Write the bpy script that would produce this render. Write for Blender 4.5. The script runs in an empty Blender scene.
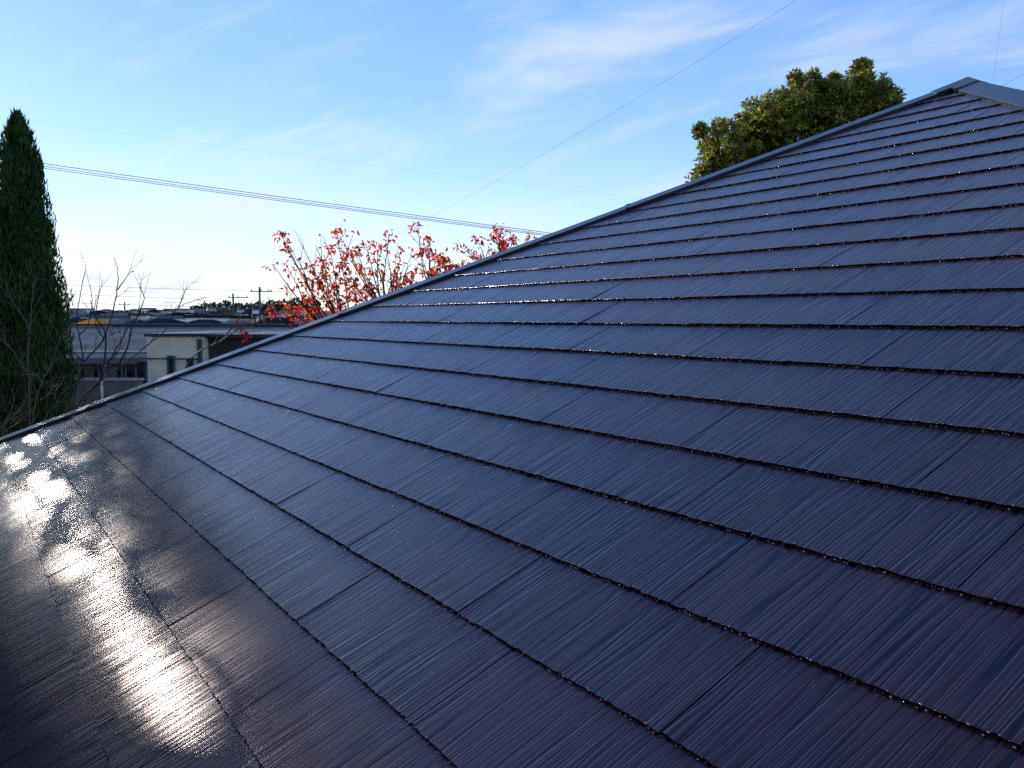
import bpy, bmesh, math, random
import numpy as np
from mathutils import Vector, Matrix, noise
R = math.radians
sc = bpy.context.scene
C = sc.collection

# ---------------------------------------------------------------- camera
EYE = Vector((0, 0, 7.0))
FPX = 890.6
PITCH = -0.0741771812
FW = Vector((0, math.cos(PITCH), math.sin(PITCH)))
UPV = Vector((0, -math.sin(PITCH), math.cos(PITCH)))
cam = bpy.data.cameras.new('camera'); camo = bpy.data.objects.new('camera', cam); C.objects.link(camo)
cam.sensor_width = 36; cam.lens = FPX / 1024 * 36
cam.clip_start = 0.05; cam.clip_end = 20000
camo.location = EYE; camo.rotation_euler = (R(90) + PITCH, 0, 0)
sc.camera = camo

# ---------------------------------------------------------------- light
SUN_AZ, SUN_EL = -39.5, 17.0
SKY_SAT, SKY_STR, SKY_GAM, SKY_MUL = 1.42, 0.11, 0.60, 2.05
SKY_TINT = (0.92, 1.0, 1.16)
sd = Vector((math.sin(R(SUN_AZ)) * math.cos(R(SUN_EL)), math.cos(R(SUN_AZ)) * math.cos(R(SUN_EL)), math.sin(R(SUN_EL))))
sun = bpy.data.lights.new('sun', 'SUN'); suno = bpy.data.objects.new('sun', sun); C.objects.link(suno)
sun.energy = 2.0; sun.angle = R(0.53); sun.color = (1, 0.93, 0.82)
suno.rotation_euler = (-sd).to_track_quat('-Z', 'Y').to_euler()
w = bpy.data.worlds.new('World'); sc.world = w; w.use_nodes = True
sc.view_settings.view_transform = 'Standard'; sc.view_settings.look = 'None'
sc.view_settings.exposure = 0.66; sc.view_settings.gamma = 1
sc.view_settings.use_curve_mapping = False
sc.cycles.use_denoising = False
sc.cycles.sample_clamp_indirect = 6.0; sc.cycles.blur_glossy = 0.3


CLOUD_AZ, CLOUD_OFF = -45.0, (9.2, 5.7)


def build_world():
    nt = w.node_tree; n = nt.nodes; l = nt.links; n.clear()
    out = n.new('ShaderNodeOutputWorld'); bg = n.new('ShaderNodeBackground')
    sky = n.new('ShaderNodeTexSky'); sky.sky_type = 'NISHITA'; sky.sun_disc = False
    sky.sun_elevation = R(SUN_EL); sky.sun_rotation = R(SUN_AZ)
    sky.altitude = 50; sky.air_density = 1.0; sky.dust_density = 0.05; sky.ozone_density = 1.6
    hs = n.new('ShaderNodeHueSaturation'); hs.inputs['Saturation'].default_value = SKY_SAT; hs.inputs['Hue'].default_value = 0.511
    gm = n.new('ShaderNodeGamma'); gm.inputs['Gamma'].default_value = SKY_GAM
    gs = n.new('ShaderNodeVectorMath'); gs.operation = 'MULTIPLY'; gs.inputs[1].default_value = [SKY_MUL * k for k in SKY_TINT]
    l.new(sky.outputs[0], gm.inputs[0]); l.new(gm.outputs[0], gs.inputs[0]); l.new(gs.outputs[0], hs.inputs['Color'])
    tc = n.new('ShaderNodeTexCoord')
    sep = n.new('ShaderNodeSeparateXYZ'); l.new(tc.outputs['Generated'], sep.inputs[0])

    def math_(op, a, b=None, c=None, clamp=False):
        m = n.new('ShaderNodeMath'); m.operation = op; m.use_clamp = clamp
        for i, v in enumerate((a, b, c)):
            if v is None: continue
            if isinstance(v, (int, float)): m.inputs[i].default_value = v
            else: l.new(v, m.inputs[i])
        return m.outputs[0]
    # cloud layer plane coordinates: dir.xy / (dir.z + .12)
    den = math_('ADD', math_('MAXIMUM', sep.outputs[2], 0.0), 0.12)
    px = math_('DIVIDE', sep.outputs[0], den); py = math_('DIVIDE', sep.outputs[1], den)
    cmb = n.new('ShaderNodeCombineXYZ'); l.new(px, cmb.inputs[0]); l.new(py, cmb.inputs[1])
    ca = R(CLOUD_AZ)
    def dotp(v):
        q = n.new('ShaderNodeVectorMath'); q.operation = 'DOT_PRODUCT'; q.inputs[1].default_value = v; l.new(cmb.outputs[0], q.inputs[0]); return q.outputs['Value']
    mp = n.new('ShaderNodeCombineXYZ')
    l.new(math_('ADD', math_('MULTIPLY', dotp((math.sin(ca), math.cos(ca), 0)), 0.85), CLOUD_OFF[0]), mp.inputs[0])
    l.new(math_('ADD', math_('MULTIPLY', dotp((math.cos(ca), -math.sin(ca), 0)), 2.0), CLOUD_OFF[1]), mp.inputs[1])
    nz = n.new('ShaderNodeTexNoise'); nz.inputs['Scale'].default_value = 1.1; nz.inputs['Detail'].default_value = 9; nz.inputs['Roughness'].default_value = 0.58
    nz.inputs['Distortion'].default_value = 0.35
    l.new(mp.outputs[0], nz.inputs['Vector'])
    cir = n.new('ShaderNodeMapRange'); cir.inputs[1].default_value = 0.465; cir.inputs[2].default_value = 0.80
    cir.interpolation_type = 'SMOOTHSTEP'
    l.new(nz.outputs[0], cir.inputs[0])
    # low cumulus bank near the horizon
    mp2 = n.new('ShaderNodeMapping'); mp2.inputs['Scale'].default_value = (5.5, 5.5, 15)
    mp2.inputs['Location'].default_value = (0.3, 0.0, 0.4)
    l.new(tc.outputs['Generated'], mp2.inputs[0])
    nz2 = n.new('ShaderNodeTexNoise'); nz2.inputs['Scale'].default_value = 1.0; nz2.inputs['Detail'].default_value = 7; nz2.inputs['Roughness'].default_value = 0.5
    l.new(mp2.outputs[0], nz2.inputs['Vector'])
    band = n.new('ShaderNodeMapRange'); band.inputs[1].default_value = 0.20; band.inputs[2].default_value = 0.02; band.interpolation_type = 'SMOOTHSTEP'
    l.new(sep.outputs[2], band.inputs[0])
    low = n.new('ShaderNodeMapRange'); low.inputs[1].default_value = 0.34; low.inputs[2].default_value = 0.56; low.interpolation_type = 'SMOOTHSTEP'
    l.new(nz2.outputs[0], low.inputs[0])
    lowm = math_('MULTIPLY', low.outputs[0], band.outputs[0])
    tot = math_('ADD', math_('MULTIPLY', cir.outputs[0], 0.75), math_('MULTIPLY', lowm, 0.75), clamp=True)
    hz = n.new('ShaderNodeMapRange'); hz.inputs[1].default_value = 0.07; hz.inputs[2].default_value = 0.0; hz.inputs[4].default_value = 0.8
    l.new(sep.outputs[2], hz.inputs[0]); tot = math_('MAXIMUM', tot, hz.outputs[0])
    # clouds are lit by the sun: brighter toward it
    vm = n.new('ShaderNodeVectorMath'); vm.operation = 'DOT_PRODUCT'; vm.inputs[1].default_value = sd
    l.new(tc.outputs['Generated'], vm.inputs[0])
    glow = math_('POWER', math_('MAXIMUM', vm.outputs['Value'], 0.0), 6.0)
    cb = math_('ADD', math_('MULTIPLY', glow, 0.6), 4.9)
    cc = n.new('ShaderNodeCombineColor'); 
    l.new(math_('MULTIPLY', cb, 0.95), cc.inputs[0]); l.new(math_('MULTIPLY', cb, 1.01), cc.inputs[1]); l.new(math_('MULTIPLY', cb, 1.16), cc.inputs[2])
    mix = n.new('ShaderNodeMix'); mix.data_type = 'RGBA'
    l.new(tot, mix.inputs[0]); l.new(hs.outputs[0], mix.inputs[6]); l.new(cc.outputs[0], mix.inputs[7])
    l.new(mix.outputs[2], bg.inputs[0]); bg.inputs[1].default_value = SKY_STR
    l.new(bg.outputs[0], out.inputs[0])


build_world()


# ---------------------------------------------------------------- helpers
def at(px, py, Y):
    """point seen at pixel (px,py) at forward distance Y (metres along +Y)"""
    d = FW + Vector((1, 0, 0)) * ((px - 512) / FPX) + UPV * ((384 - py) / FPX)
    return EYE + d * (Y / d.y)


def tag(o, label=None, cat=None, group=None, kind=None):
    if label: o['label'] = label
    if cat: o['category'] = cat
    if group: o['group'] = group
    if kind: o['kind'] = kind
    return o


def empty(name, loc=(0, 0, 0), rz=0):
    o = bpy.data.objects.new(name, None); C.objects.link(o); o.location = loc; o.rotation_euler = (0, 0, rz)
    o.empty_display_size = 0.2
    return o


def rootmat(o):
    return Matrix.Translation(o.location) @ o.rotation_euler.to_matrix().to_4x4()


class MB:
    """collects faces, in world coordinates unless built under a parent with local=True"""
    def __init__(s): s.v = []; s.f = []; s.a = []

    def face(s, pts, a=0.0):
        i = len(s.v); s.v += [tuple(p) for p in pts]; s.f.append(tuple(range(i, i + len(pts)))); s.a += [a] * len(pts)

    def box(s, x0, x1, y0, y1, z0, z1, M=None):
        P = [Vector((x, y, z)) for x in (x0, x1) for y in (y0, y1) for z in (z0, z1)]
        if M is not None: P = [M @ p for p in P]
        i = len(s.v); s.v += [tuple(p) for p in P]; s.a += [random.random()] * 8
        for q in ((0, 1, 3, 2), (4, 6, 7, 5), (0, 4, 5, 1), (2, 3, 7, 6), (0, 2, 6, 4), (1, 5, 7, 3)): s.f.append(tuple(i + k for k in q))

    def tube(s, pts, radii, n=6, a=0.0):
        pts = [Vector(p) for p in pts]
        base = len(s.v); ref = Vector((0.31, 0.2, 0.93))
        for i, p in enumerate(pts):
            t = (pts[min(i + 1, len(pts) - 1)] - pts[max(i - 1, 0)]).normalized()
            x = t.cross(ref)
            if x.length < 1e-3: x = t.cross(Vector((1, 0, 0)))
            x.normalize(); y = t.cross(x)
            r = radii[i] if hasattr(radii, '__len__') else radii
            for k in range(n):
                an = 2 * math.pi * k / n
                s.v.append(tuple(p + x * (r * math.cos(an)) + y * (r * math.sin(an)))); s.a.append(a)
        for i in range(len(pts) - 1):
            for k in range(n):
                k2 = (k + 1) % n
                s.f.append((base + i * n + k, base + i * n + k2, base + (i + 1) * n + k2, base + (i + 1) * n + k))
        s.f.append(tuple(base + k for k in range(n))[::-1]); e = base + (len(pts) - 1) * n
        s.f.append(tuple(e + k for k in range(n)))

    def build(s, name, mat, parent=None, smooth=False):
        me = bpy.data.meshes.new(name)
        V = s.v
        o = bpy.data.objects.new(name, me); C.objects.link(o)
        if parent is not None:
            o.parent = parent
            r = parent; M = Matrix.Identity(4)
            while r is not None: M = rootmat(r) @ M; r = r.parent
            Mi = M.inverted(); V = [tuple(Mi @ Vector(p)) for p in V]
        me.from_pydata(V, [], s.f)
        if any(s.a):
            at_ = me.attributes.new('rnd', 'FLOAT', 'POINT'); at_.data.foreach_set('value', s.a)
        if smooth: me.polygons.foreach_set('use_smooth', [True] * len(me.polygons))
        me.materials.append(mat); me.update()
        return o


MATS = {}


def mat(name, col, rough=0.7, metal=0.0, spec=0.5, noise_=0.15, scale=3.0, bump=0.0, bscale=40.0, coat=0.0, stretch=(1, 1, 1)):
    if name in MATS: return MATS[name]
    m = bpy.data.materials.new(name); m.use_nodes = True; nt = m.node_tree; n = nt.nodes; l = nt.links
    b = n['Principled BSDF']
    b.inputs['Roughness'].default_value = rough; b.inputs['Metallic'].default_value = metal
    b.inputs['Specular IOR Level'].default_value = spec; b.inputs['Coat Weight'].default_value = coat
    tc = n.new('ShaderNodeTexCoord'); mp = n.new('ShaderNodeMapping'); mp.inputs['Scale'].default_value = stretch
    l.new(tc.outputs['Object'], mp.inputs[0])
    nz = n.new('ShaderNodeTexNoise'); nz.inputs['Scale'].default_value = scale; nz.inputs['Detail'].default_value = 6
    l.new(mp.outputs[0], nz.inputs['Vector'])
    mr = n.new('ShaderNodeMapRange'); mr.inputs[1].default_value = 0.3; mr.inputs[2].default_value = 0.7
    mr.inputs[3].default_value = 1 - noise_; mr.inputs[4].default_value = 1 + noise_
    l.new(nz.outputs[0], mr.inputs[0])
    vm = n.new('ShaderNodeVectorMath'); vm.operation = 'SCALE'; vm.inputs[0].default_value = col[:3]
    l.new(mr.outputs[0], vm.inputs['Scale']); l.new(vm.outputs[0], b.inputs['Base Color'])
    if bump:
        n2 = n.new('ShaderNodeTexNoise'); n2.inputs['Scale'].default_value = bscale; n2.inputs['Detail'].default_value = 5
        l.new(mp.outputs[0], n2.inputs['Vector'])
        bp = n.new('ShaderNodeBump'); bp.inputs['Strength'].default_value = bump; bp.inputs['Distance'].default_value = 0.01
        l.new(n2.outputs[0], bp.inputs['Height']); l.new(bp.outputs[0], b.inputs['Normal'])
    MATS[name] = m; return m


def leafmat(name, cols, rough=0.45, trans=0.35, tcol=None, spec=0.5):
    m = bpy.data.materials.new(name); m.use_nodes = True; nt = m.node_tree; n = nt.nodes; l = nt.links
    b = n['Principled BSDF']; b.inputs['Roughness'].default_value = rough; b.inputs['Specular IOR Level'].default_value = spec
    a = n.new('ShaderNodeAttribute'); a.attribute_name = 'rnd'
    cr = n.new('ShaderNodeValToRGB'); e = cr.color_ramp.elements
    while len(e) < len(cols): e.new(0.5)
    for i, c in enumerate(cols): e[i].position = i / (len(cols) - 1); e[i].color = (*c, 1)
    l.new(a.outputs['Fac'], cr.inputs[0]); l.new(cr.outputs[0], b.inputs['Base Color'])
    t = n.new('ShaderNodeBsdfTranslucent'); vm = n.new('ShaderNodeVectorMath'); vm.operation = 'MULTIPLY'
    vm.inputs[1].default_value = tcol or (1.3, 1.5, 0.8)
    l.new(cr.outputs[0], vm.inputs[0]); l.new(vm.outputs[0], t.inputs[0])
    mx = n.new('ShaderNodeMixShader'); mx.inputs[0].default_value = trans
    l.new(b.outputs[0], mx.inputs[1]); l.new(t.outputs[0], mx.inputs[2]); l.new(mx.outputs[0], n['Material Output'].inputs[0])
    return m


# ---------------------------------------------------------------- slate material
def slate_material():
    m = bpy.data.materials.new('glossy_dark_slate'); m.use_nodes = True; nt = m.node_tree; n = nt.nodes; l = nt.links
    b = n['Principled BSDF']
    tc = n.new('ShaderNodeTexCoord'); a = n.new('ShaderNodeAttribute'); a.attribute_name = 'rnd'
    off = n.new('ShaderNodeVectorMath'); off.operation = 'SCALE'; off.inputs[0].default_value = (37.0, 0, 91.0)
    l.new(a.outputs['Fac'], off.inputs['Scale'])
    ad = n.new('ShaderNodeVectorMath'); l.new(tc.outputs['Object'], ad.inputs[0]); l.new(off.outputs[0], ad.inputs[1])

    def nz(scale, st, detail=3, rough=0.5, dist=0.0):
        mp = n.new('ShaderNodeMapping'); mp.inputs['Scale'].default_value = st; l.new(ad.outputs[0], mp.inputs[0])
        t = n.new('ShaderNodeTexNoise'); t.inputs['Scale'].default_value = scale; t.inputs['Detail'].default_value = detail
        t.inputs['Roughness'].default_value = rough; t.inputs['Distortion'].default_value = dist
        l.new(mp.outputs[0], t.inputs['Vector']); return t.outputs[0]

    def mr(v, a0, a1, b0, b1, sm=False):
        r = n.new('ShaderNodeMapRange'); 
        if sm: r.interpolation_type = 'SMOOTHSTEP'
        for i, x in enumerate((a0, a1, b0, b1)): r.inputs[i + 1].default_value = x
        l.new(v, r.inputs[0]); return r.outputs[0]

    def mt(op, x, y):
        q = n.new('ShaderNodeMath'); q.operation = op
        for i, v in enumerate((x, y)):
            if isinstance(v, (int, float)): q.inputs[i].default_value = v
            else: l.new(v, q.inputs[i])
        return q.outputs[0]
    def cells(su, sv, wdt):
        wob = nz(1.0, (18, 5, 18), 2, 0.5)
        c_ = n.new('ShaderNodeVectorMath'); c_.operation = 'MULTIPLY_ADD'; c_.inputs[1].default_value = (su, sv, 0)
        cw = n.new('ShaderNodeCombineXYZ'); l.new(mt('MULTIPLY', wob, 0.9), cw.inputs[0])
        l.new(ad.outputs[0], c_.inputs[0]); l.new(cw.outputs[0], c_.inputs[2])
        v_ = n.new('ShaderNodeTexVoronoi'); v_.voronoi_dimensions = '2D'; v_.feature = 'DISTANCE_TO_EDGE'; v_.inputs['Scale'].default_value = 1.0
        l.new(c_.outputs[0], v_.inputs['Vector']); return mr(v_.outputs['Distance'], 0.0, wdt, 0.0, 1.0, True)
    g1 = cells(66, 1.3, 0.13); g2 = cells(125, 2.4, 0.15)   # comb grooves running up the slope
    groove = mt('MULTIPLY', g1, mt('ADD', mt('MULTIPLY', g2, 0.5), 0.5))
    wide = nz(1.0, (34, 1.5, 34), 2, 0.5)
    fine = nz(1.0, (420, 9, 420), 2, 0.5)
    peel = nz(1.0, (260, 150, 260), 3, 0.6)
    h = mt('ADD', mt('MULTIPLY', groove, 0.9), mt('MULTIPLY', wide, 0.06))
    h = mt('ADD', h, mt('MULTIPLY', fine, 0.05))
    h = mt('ADD', h, mt('MULTIPLY', peel, 0.045))
    vo = n.new('ShaderNodeTexVoronoi'); vo.inputs['Scale'].default_value = 150
    l.new(ad.outputs[0], vo.inputs['Vector'])
    dots = mr(vo.outputs['Distance'], 0.0, 0.22, 1.0, 0.0, True)
    pick = n.new('ShaderNodeSeparateColor'); l.new(vo.outputs['Color'], pick.inputs[0])
    dots = mt('MULTIPLY', dots, mr(pick.outputs[0], 0.95, 0.97, 0.0, 1.0))
    h = mt('ADD', h, mt('MULTIPLY', dots, 1.0))
    bp = n.new('ShaderNodeBump'); bp.inputs['Strength'].default_value = 1.0; bp.inputs['Distance'].default_value = 0.0008
    l.new(h, bp.inputs['Height']); l.new(bp.outputs[0], b.inputs['Normal'])
    base = n.new('ShaderNodeMix'); base.data_type = 'RGBA'
    base.inputs[6].default_value = (0.002, 0.001, 0.0015, 1); base.inputs[7].default_value = (0.058, 0.021, 0.024, 1)
    l.new(groove, base.inputs[0])
    patch = nz(1.0, (3, 3, 3), 5, 0.6)
    sc_ = n.new('ShaderNodeVectorMath'); sc_.operation = 'SCALE'; l.new(base.outputs[2], sc_.inputs[0]); l.new(mt('MULTIPLY', mr(patch, 0.3, 0.7, 0.8, 1.2), mr(a.outputs['Fac'], 0.0, 1.0, 0.78, 1.22)), sc_.inputs['Scale'])
    l.new(sc_.outputs[0], b.inputs['Base Color'])
    rg = mt('ADD', mr(patch, 0.3, 0.7, 0.19, 0.24), mt('MULTIPLY', a.outputs['Fac'], 0.03))
    b.inputs['Anisotropic'].default_value = 0.4
    tv = n.new('ShaderNodeVectorTransform'); tv.vector_type = 'VECTOR'; tv.convert_from = 'OBJECT'; tv.convert_to = 'WORLD'; tv.inputs[0].default_value = (1, 0, 0)
    l.new(tv.outputs[0], b.inputs['Tangent'])
    rg = mt('SUBTRACT', rg, mt('MULTIPLY', dots, 0.1))
    l.new(rg, b.inputs['Roughness'])
    b.inputs['Specular IOR Level'].default_value = 0.62; b.inputs['Specular Tint'].default_value = (1.0, 0.60, 0.70, 1)
    return m


SLATE = slate_material()
FLASH = mat('coated_steel_flashing', (0.014, 0.015, 0.024), rough=0.34, metal=0.0, spec=0.5, noise_=0.25, scale=7, bump=0.12, bscale=9)
BEADM = mat('glint_bead', (0.42, 0.36, 0.28), rough=0.12, metal=0.6, spec=1.0, coat=1.0)  # bright metal colour on the edge beads, standing in for wet glints
WALLM = mat('house_render', (0.55, 0.5, 0.42), bump=0.3, bscale=60)
FASCIA = mat('fascia_paint', (0.16, 0.13, 0.11), rough=0.5)

# ---------------------------------------------------------------- our roof
UX = Vector((0.52508567, -0.85104937, 0)); VX = Vector((0.77118245, 0.47580889, 0.42294625)); NX = Vector((-0.35994814, -0.22208302, 0.90615477))
S = 0.182
D0 = 3.96202 * S
V0 = -1.78764
ORG = EYE - NX * D0            # foot of the camera on the roof plane
def rp(u, v, n=0.0): return ORG + UX * u * S + VX * v * S + NX * n   # units: u,v in courses, n in metres
kl, cl_ = 0.80926, -31.4816
kr, cr_ = -0.97419, 7.6894
CAPW = 0.085 / S
aL = CAPW * math.sqrt(1 + kl * kl); aR = CAPW * math.sqrt(1 + kr * kr)
vA = ((cr_ + aR) - (cl_ - aL)) / (kl - kr); uA = kl * vA + cl_ - aL
vE = V0 - 3.0
APEX = rp(uA, vA); P1 = rp(kl * vE + cl_ - aL, vE); P2 = rp(kr * vE + cr_ + aR, vE)
ctr = Vector((APEX.x, APEX.y, 0))
def refl(p): return Vector((2 * ctr.x - p.x, 2 * ctr.y - p.y, p.z))
P3 = refl(P1); P4 = refl(P2)      # P1,P2 near eave; P3 opposite P1; P4 opposite P2. ring P1,P2,P3,P4

house = tag(empty('house', (ctr.x, ctr.y, 0)), 'house under a glossy dark slate pyramid roof filling the foreground', 'house')

rng = np.random.default_rng(5)


def wave(n, seed, k):
    r = np.random.default_rng(seed); x = np.arange(n) / n
    y = np.zeros(n)
    for f, a in k: y += a * np.interp(x * f, np.arange(int(f) + 2), r.uniform(-1, 1, int(f) + 2))
    return y


def slate_face(name, O, U, V, N, rows, v0, uL, uR, T, phase, shift, seg, fine, parent, vtop):
    """courses of slates lapped up one face of the roof; object space = (along, up, out)"""
    vs = []; fs = []; at_ = []; cnt = 0
    for k in rows:
        vlow = v0 + k
        ua, ub = uL(vlow), uR(vlow)
        if ub - ua < 0.2: continue
        u0 = phase - shift * k
        j0 = math.floor((ua - u0) / T); j1 = math.ceil((ub - u0) / T)
        for j in range(j0, j1):
            a = u0 + j * T + 0.0085; b = u0 + (j + 1) * T - 0.0085
            rid = random.random(); hh = 0.0067 + random.uniform(-0.0007, 0.0009)
            tilt = random.uniform(-0.0006, 0.0006); skew = random.uniform(-0.006, 0.006)
            us = np.linspace(a, b, seg + 1)
            sd_ = random.randrange(1 << 30)
            if fine:
                dv = wave(seg + 1, sd_, ((9, 0.004), (30, 0.005), (90, 0.004)))
                nt_ = (np.random.default_rng(sd_ + 1).random(seg + 1) < 0.03) * 0.014
                dv = dv + nt_ + np.roll(nt_, 1) * .5
                dn = wave(seg + 1, sd_ + 2, ((22, 0.0004), (70, 0.0005)))
            else:
                dv = np.zeros(seg + 1); dn = np.zeros(seg + 1)
            x = np.linspace(-1, 1, seg + 1)
            vl = vlow + dv + skew * x; hn = hh + dn + tilt * x
            bv = 0.00015 + 0.0011 * np.random.default_rng(sd_ + 5).random(seg + 1) ** 2.5
            prof = [(vl + 0.03, hn * 0 - 0.001), (vl, hn - bv), (vl, hn - bv), (vl + bv * 6, hn), (vl * 0 + vlow + 0.35, hn * 0.72), (vl * 0 + vlow + 1.12, hn * 0 + 0.0004)]
            base = len(vs); cols = len(us)
            for (vv, nn) in prof:
                vv = np.minimum(vv, vtop - 0.05)
                lo = np.array([uL(q) for q in vv]); hi = np.array([uR(q) for q in vv])
                uu = np.clip(us, lo, hi)
                for q in range(cols): vs.append((uu[q] * S, vv[q] * S, nn[q]))
            def idx(r, q): return base + r * cols + q
            for r in (0, 2, 3, 4):
                for q in range(cols - 1):
                    p_, q_ = vs[idx(r, q)], vs[idx(r, q + 1)]; p2, q2 = vs[idx(r + 1, q)], vs[idx(r + 1, q + 1)]
                    if abs(p_[0] - q_[0]) < 1e-6 and abs(p2[0] - q2[0]) < 1e-6: continue
                    fs.append((idx(r, q), idx(r, q + 1), idx(r + 1, q + 1), idx(r + 1, q)))
            at_ += [rid] * (len(vs) - base)
            for q, sgn in ((0, 1), (cols - 1, -1)):         # side skirts
                b2 = len(vs)
                for r in (3, 4, 5):
                    p_ = vs[idx(r, q)]; vs.append(p_); vs.append((p_[0], p_[1], -0.003))
                at_ += [rid] * 6
                for r in (0, 1):
                    f = (b2 + 2 * r, b2 + 2 * r + 1, b2 + 2 * r + 3, b2 + 2 * r + 2)
                    fs.append(f if sgn > 0 else f[::-1])
            if fine:                                        # drip-edge beads, made pale and metallic to read as glints
                for q in range(cols):
                    u = us[q]
                    if not (uL(vl[q]) + .1 < u < uR(vl[q]) - .1): continue
                    if random.random() < BEADS:
                        r_ = random.choice((0.0006, 0.0008, 0.0011, 0.0015))
                        if random.random() < 0.55: c = (u * S, vl[q] * S - r_ * random.uniform(0.2, 1.5), 0.0062 * 0 + 0.0012 + r_ * .6)
                        else: c = (u * S, vl[q] * S + random.uniform(0, 0.001), hn[q] - 0.0004)
                        b2 = len(vs)
                        for p_ in ICO: vs.append((c[0] + p_[0] * r_ * random.uniform(.8, 1.6), c[1] + p_[1] * r_, c[2] + p_[2] * r_))
                        at_ += [rid] * 12
                        fs += [tuple(b2 + i for i in f) for f in ICOF]
    me = bpy.data.meshes.new(name); me.from_pydata(vs, [], fs)
    A = me.attributes.new('rnd', 'FLOAT', 'POINT'); A.data.foreach_set('value', at_)
    me.polygons.foreach_set('use_smooth', [min(f) >= 0 and len(f) == 3 for f in fs])
    me.materials.append(SLATE); me.materials.append(BEADM)
    me.polygons.foreach_set('material_index', [1 if len(f) == 3 else 0 for f in fs])
    me.polygons[0].material_index = 0; me.update()
    o = bpy.data.objects.new(name, me); C.objects.link(o); o.parent = parent
    M = Matrix((U, V, N)).transposed().to_4x4(); M.translation = O - parent.location
    o.matrix_local = M
    return o


bm = bmesh.new(); bmesh.ops.create_icosphere(bm, subdivisions=1, radius=1); bm.verts.ensure_lookup_table()
ICO = [tuple(v.co) for v in bm.verts]; ICOF = [tuple(v.index for v in f.verts) for f in bm.faces]; bm.free()
BEADS = 0.6
random.seed(11)
e_ = 0.12
roof = slate_face('roof', ORG, UX, VX, NX, range(-3, 24), V0, lambda v: kl * v + cl_ - e_, lambda v: kr * v + cr_ + e_, 2.7, 2.30, 0.94, 96, True, house, (cr_ - cl_ + .1) / (kl - kr))


def other_face(Pa, Pb):
    """slates on a face whose eave runs Pa -> Pb"""
    U = (Pb - Pa).normalized(); m = APEX - Pa; V = (m - U * m.dot(U)).normalized(); N = U.cross(V)
    if N.z < 0: N = -N
    L = (Pb - Pa).length / S; au = m.dot(U) / S; av = m.dot(V) / S
    return slate_face('roof', Pa, U, V, N, range(0, int(av)), 0.0, lambda v: au * v / av + .5, lambda v: L - (L - au) * v / av - .5, 2.7, 0.4, 0.94, 12, False, house, av - .6)


for a, b in ((P2, P3), (P3, P4), (P4, P1)): other_face(a, b)
# boarding under the slates
mb = MB()
for a, b in ((P1, P2), (P2, P3), (P3, P4), (P4, P1)):
    mb.face([p - Vector((0, 0, 0.005)) for p in (a, b, APEX)])
mb.build('underlay', mat('roofing_felt', (0.012, 0.012, 0.013), rough=0.9), house)
mb = MB()
ring = [P1, P2, P3, P4]
wr = [Vector((ctr.x + (p.x - ctr.x) * 0.9, ctr.y + (p.y - ctr.y) * 0.9, p.z - 0.16)) for p in ring]
for i in range(4):
    a, b = wr[i], wr[(i + 1) % 4]
    mb.face([Vector((a.x, a.y, 0)), Vector((b.x, b.y, 0)), b, a])
mb.build('wall', WALLM, house)
mb = MB()
for i in range(4):
    a, b = ring[i], ring[(i + 1) % 4]; wa, wb = wr[i], wr[(i + 1) % 4]
    d = Vector((0, 0, 0.16)); e0 = Vector((0, 0, 0.012))
    mb.face([a - d, b - d, b - e0, a - e0]); mb.face([wa, wb, b - d, a - d])
mb.build('fascia', FASCIA, house)
mb = MB()
for i in range(4):
    a, b = ring[i], ring[(i + 1) % 4]; t = (b - a).normalized(); o_ = Vector((t.y, -t.x, 0))
    if o_.dot(a - ctr) < 0: o_ = -o_
    prof = [(0.01, -0.02), (0.01, -0.09), (0.05, -0.12), (0.10, -0.09), (0.11, -0.02), (0.10, -0.02), (0.09, -0.08), (0.05, -0.105), (0.02, -0.08), (0.02, -0.02)]
    for q in range(len(prof)):
        c, d = prof[q], prof[(q + 1) % len(prof)]
        mb.face([a + o_ * c[0] + Vector((0, 0, c[1])) - t * c[0], b + o_ * c[0] + Vector((0, 0, c[1])) + t * c[0], b + o_ * d[0] + Vector((0, 0, d[1])) + t * d[0], a + o_ * d[0] + Vector((0, 0, d[1])) - t * d[0]])
mb.build('gutter', mat('gutter_plastic', (0.1, 0.08, 0.07), rough=0.4), house)
# windows on the walls (out of frame below the eaves)
for i in range(4):
    a, b = wr[i], wr[(i + 1) % 4]; t = (b - a).normalized(); o_ = Vector((t.y, -t.x, 0))
    if o_.dot(a - ctr) < 0: o_ = -o_
    M = Matrix((t, o_, Vector((0, 0, 1)))).transposed().to_4x4()
    for f in (0.3, 0.7):
        M.translation = a.lerp(b, f) * 1.0; M.translation.z = 3.6
        mb = MB(); mb.box(-0.85, 0.85, 0.0, 0.05, -0.05, 1.15, M); fr = mb.build('window', mat('window_frame_dark', (0.06, 0.05, 0.045), rough=0.4), house)
        mb = MB(); mb.box(-0.79, 0.79, 0.045, 0.055, 0.01, 1.09, M); mb.build('pane', mat('window_glass', (0.02, 0.025, 0.03), rough=0.05), fr)


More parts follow.
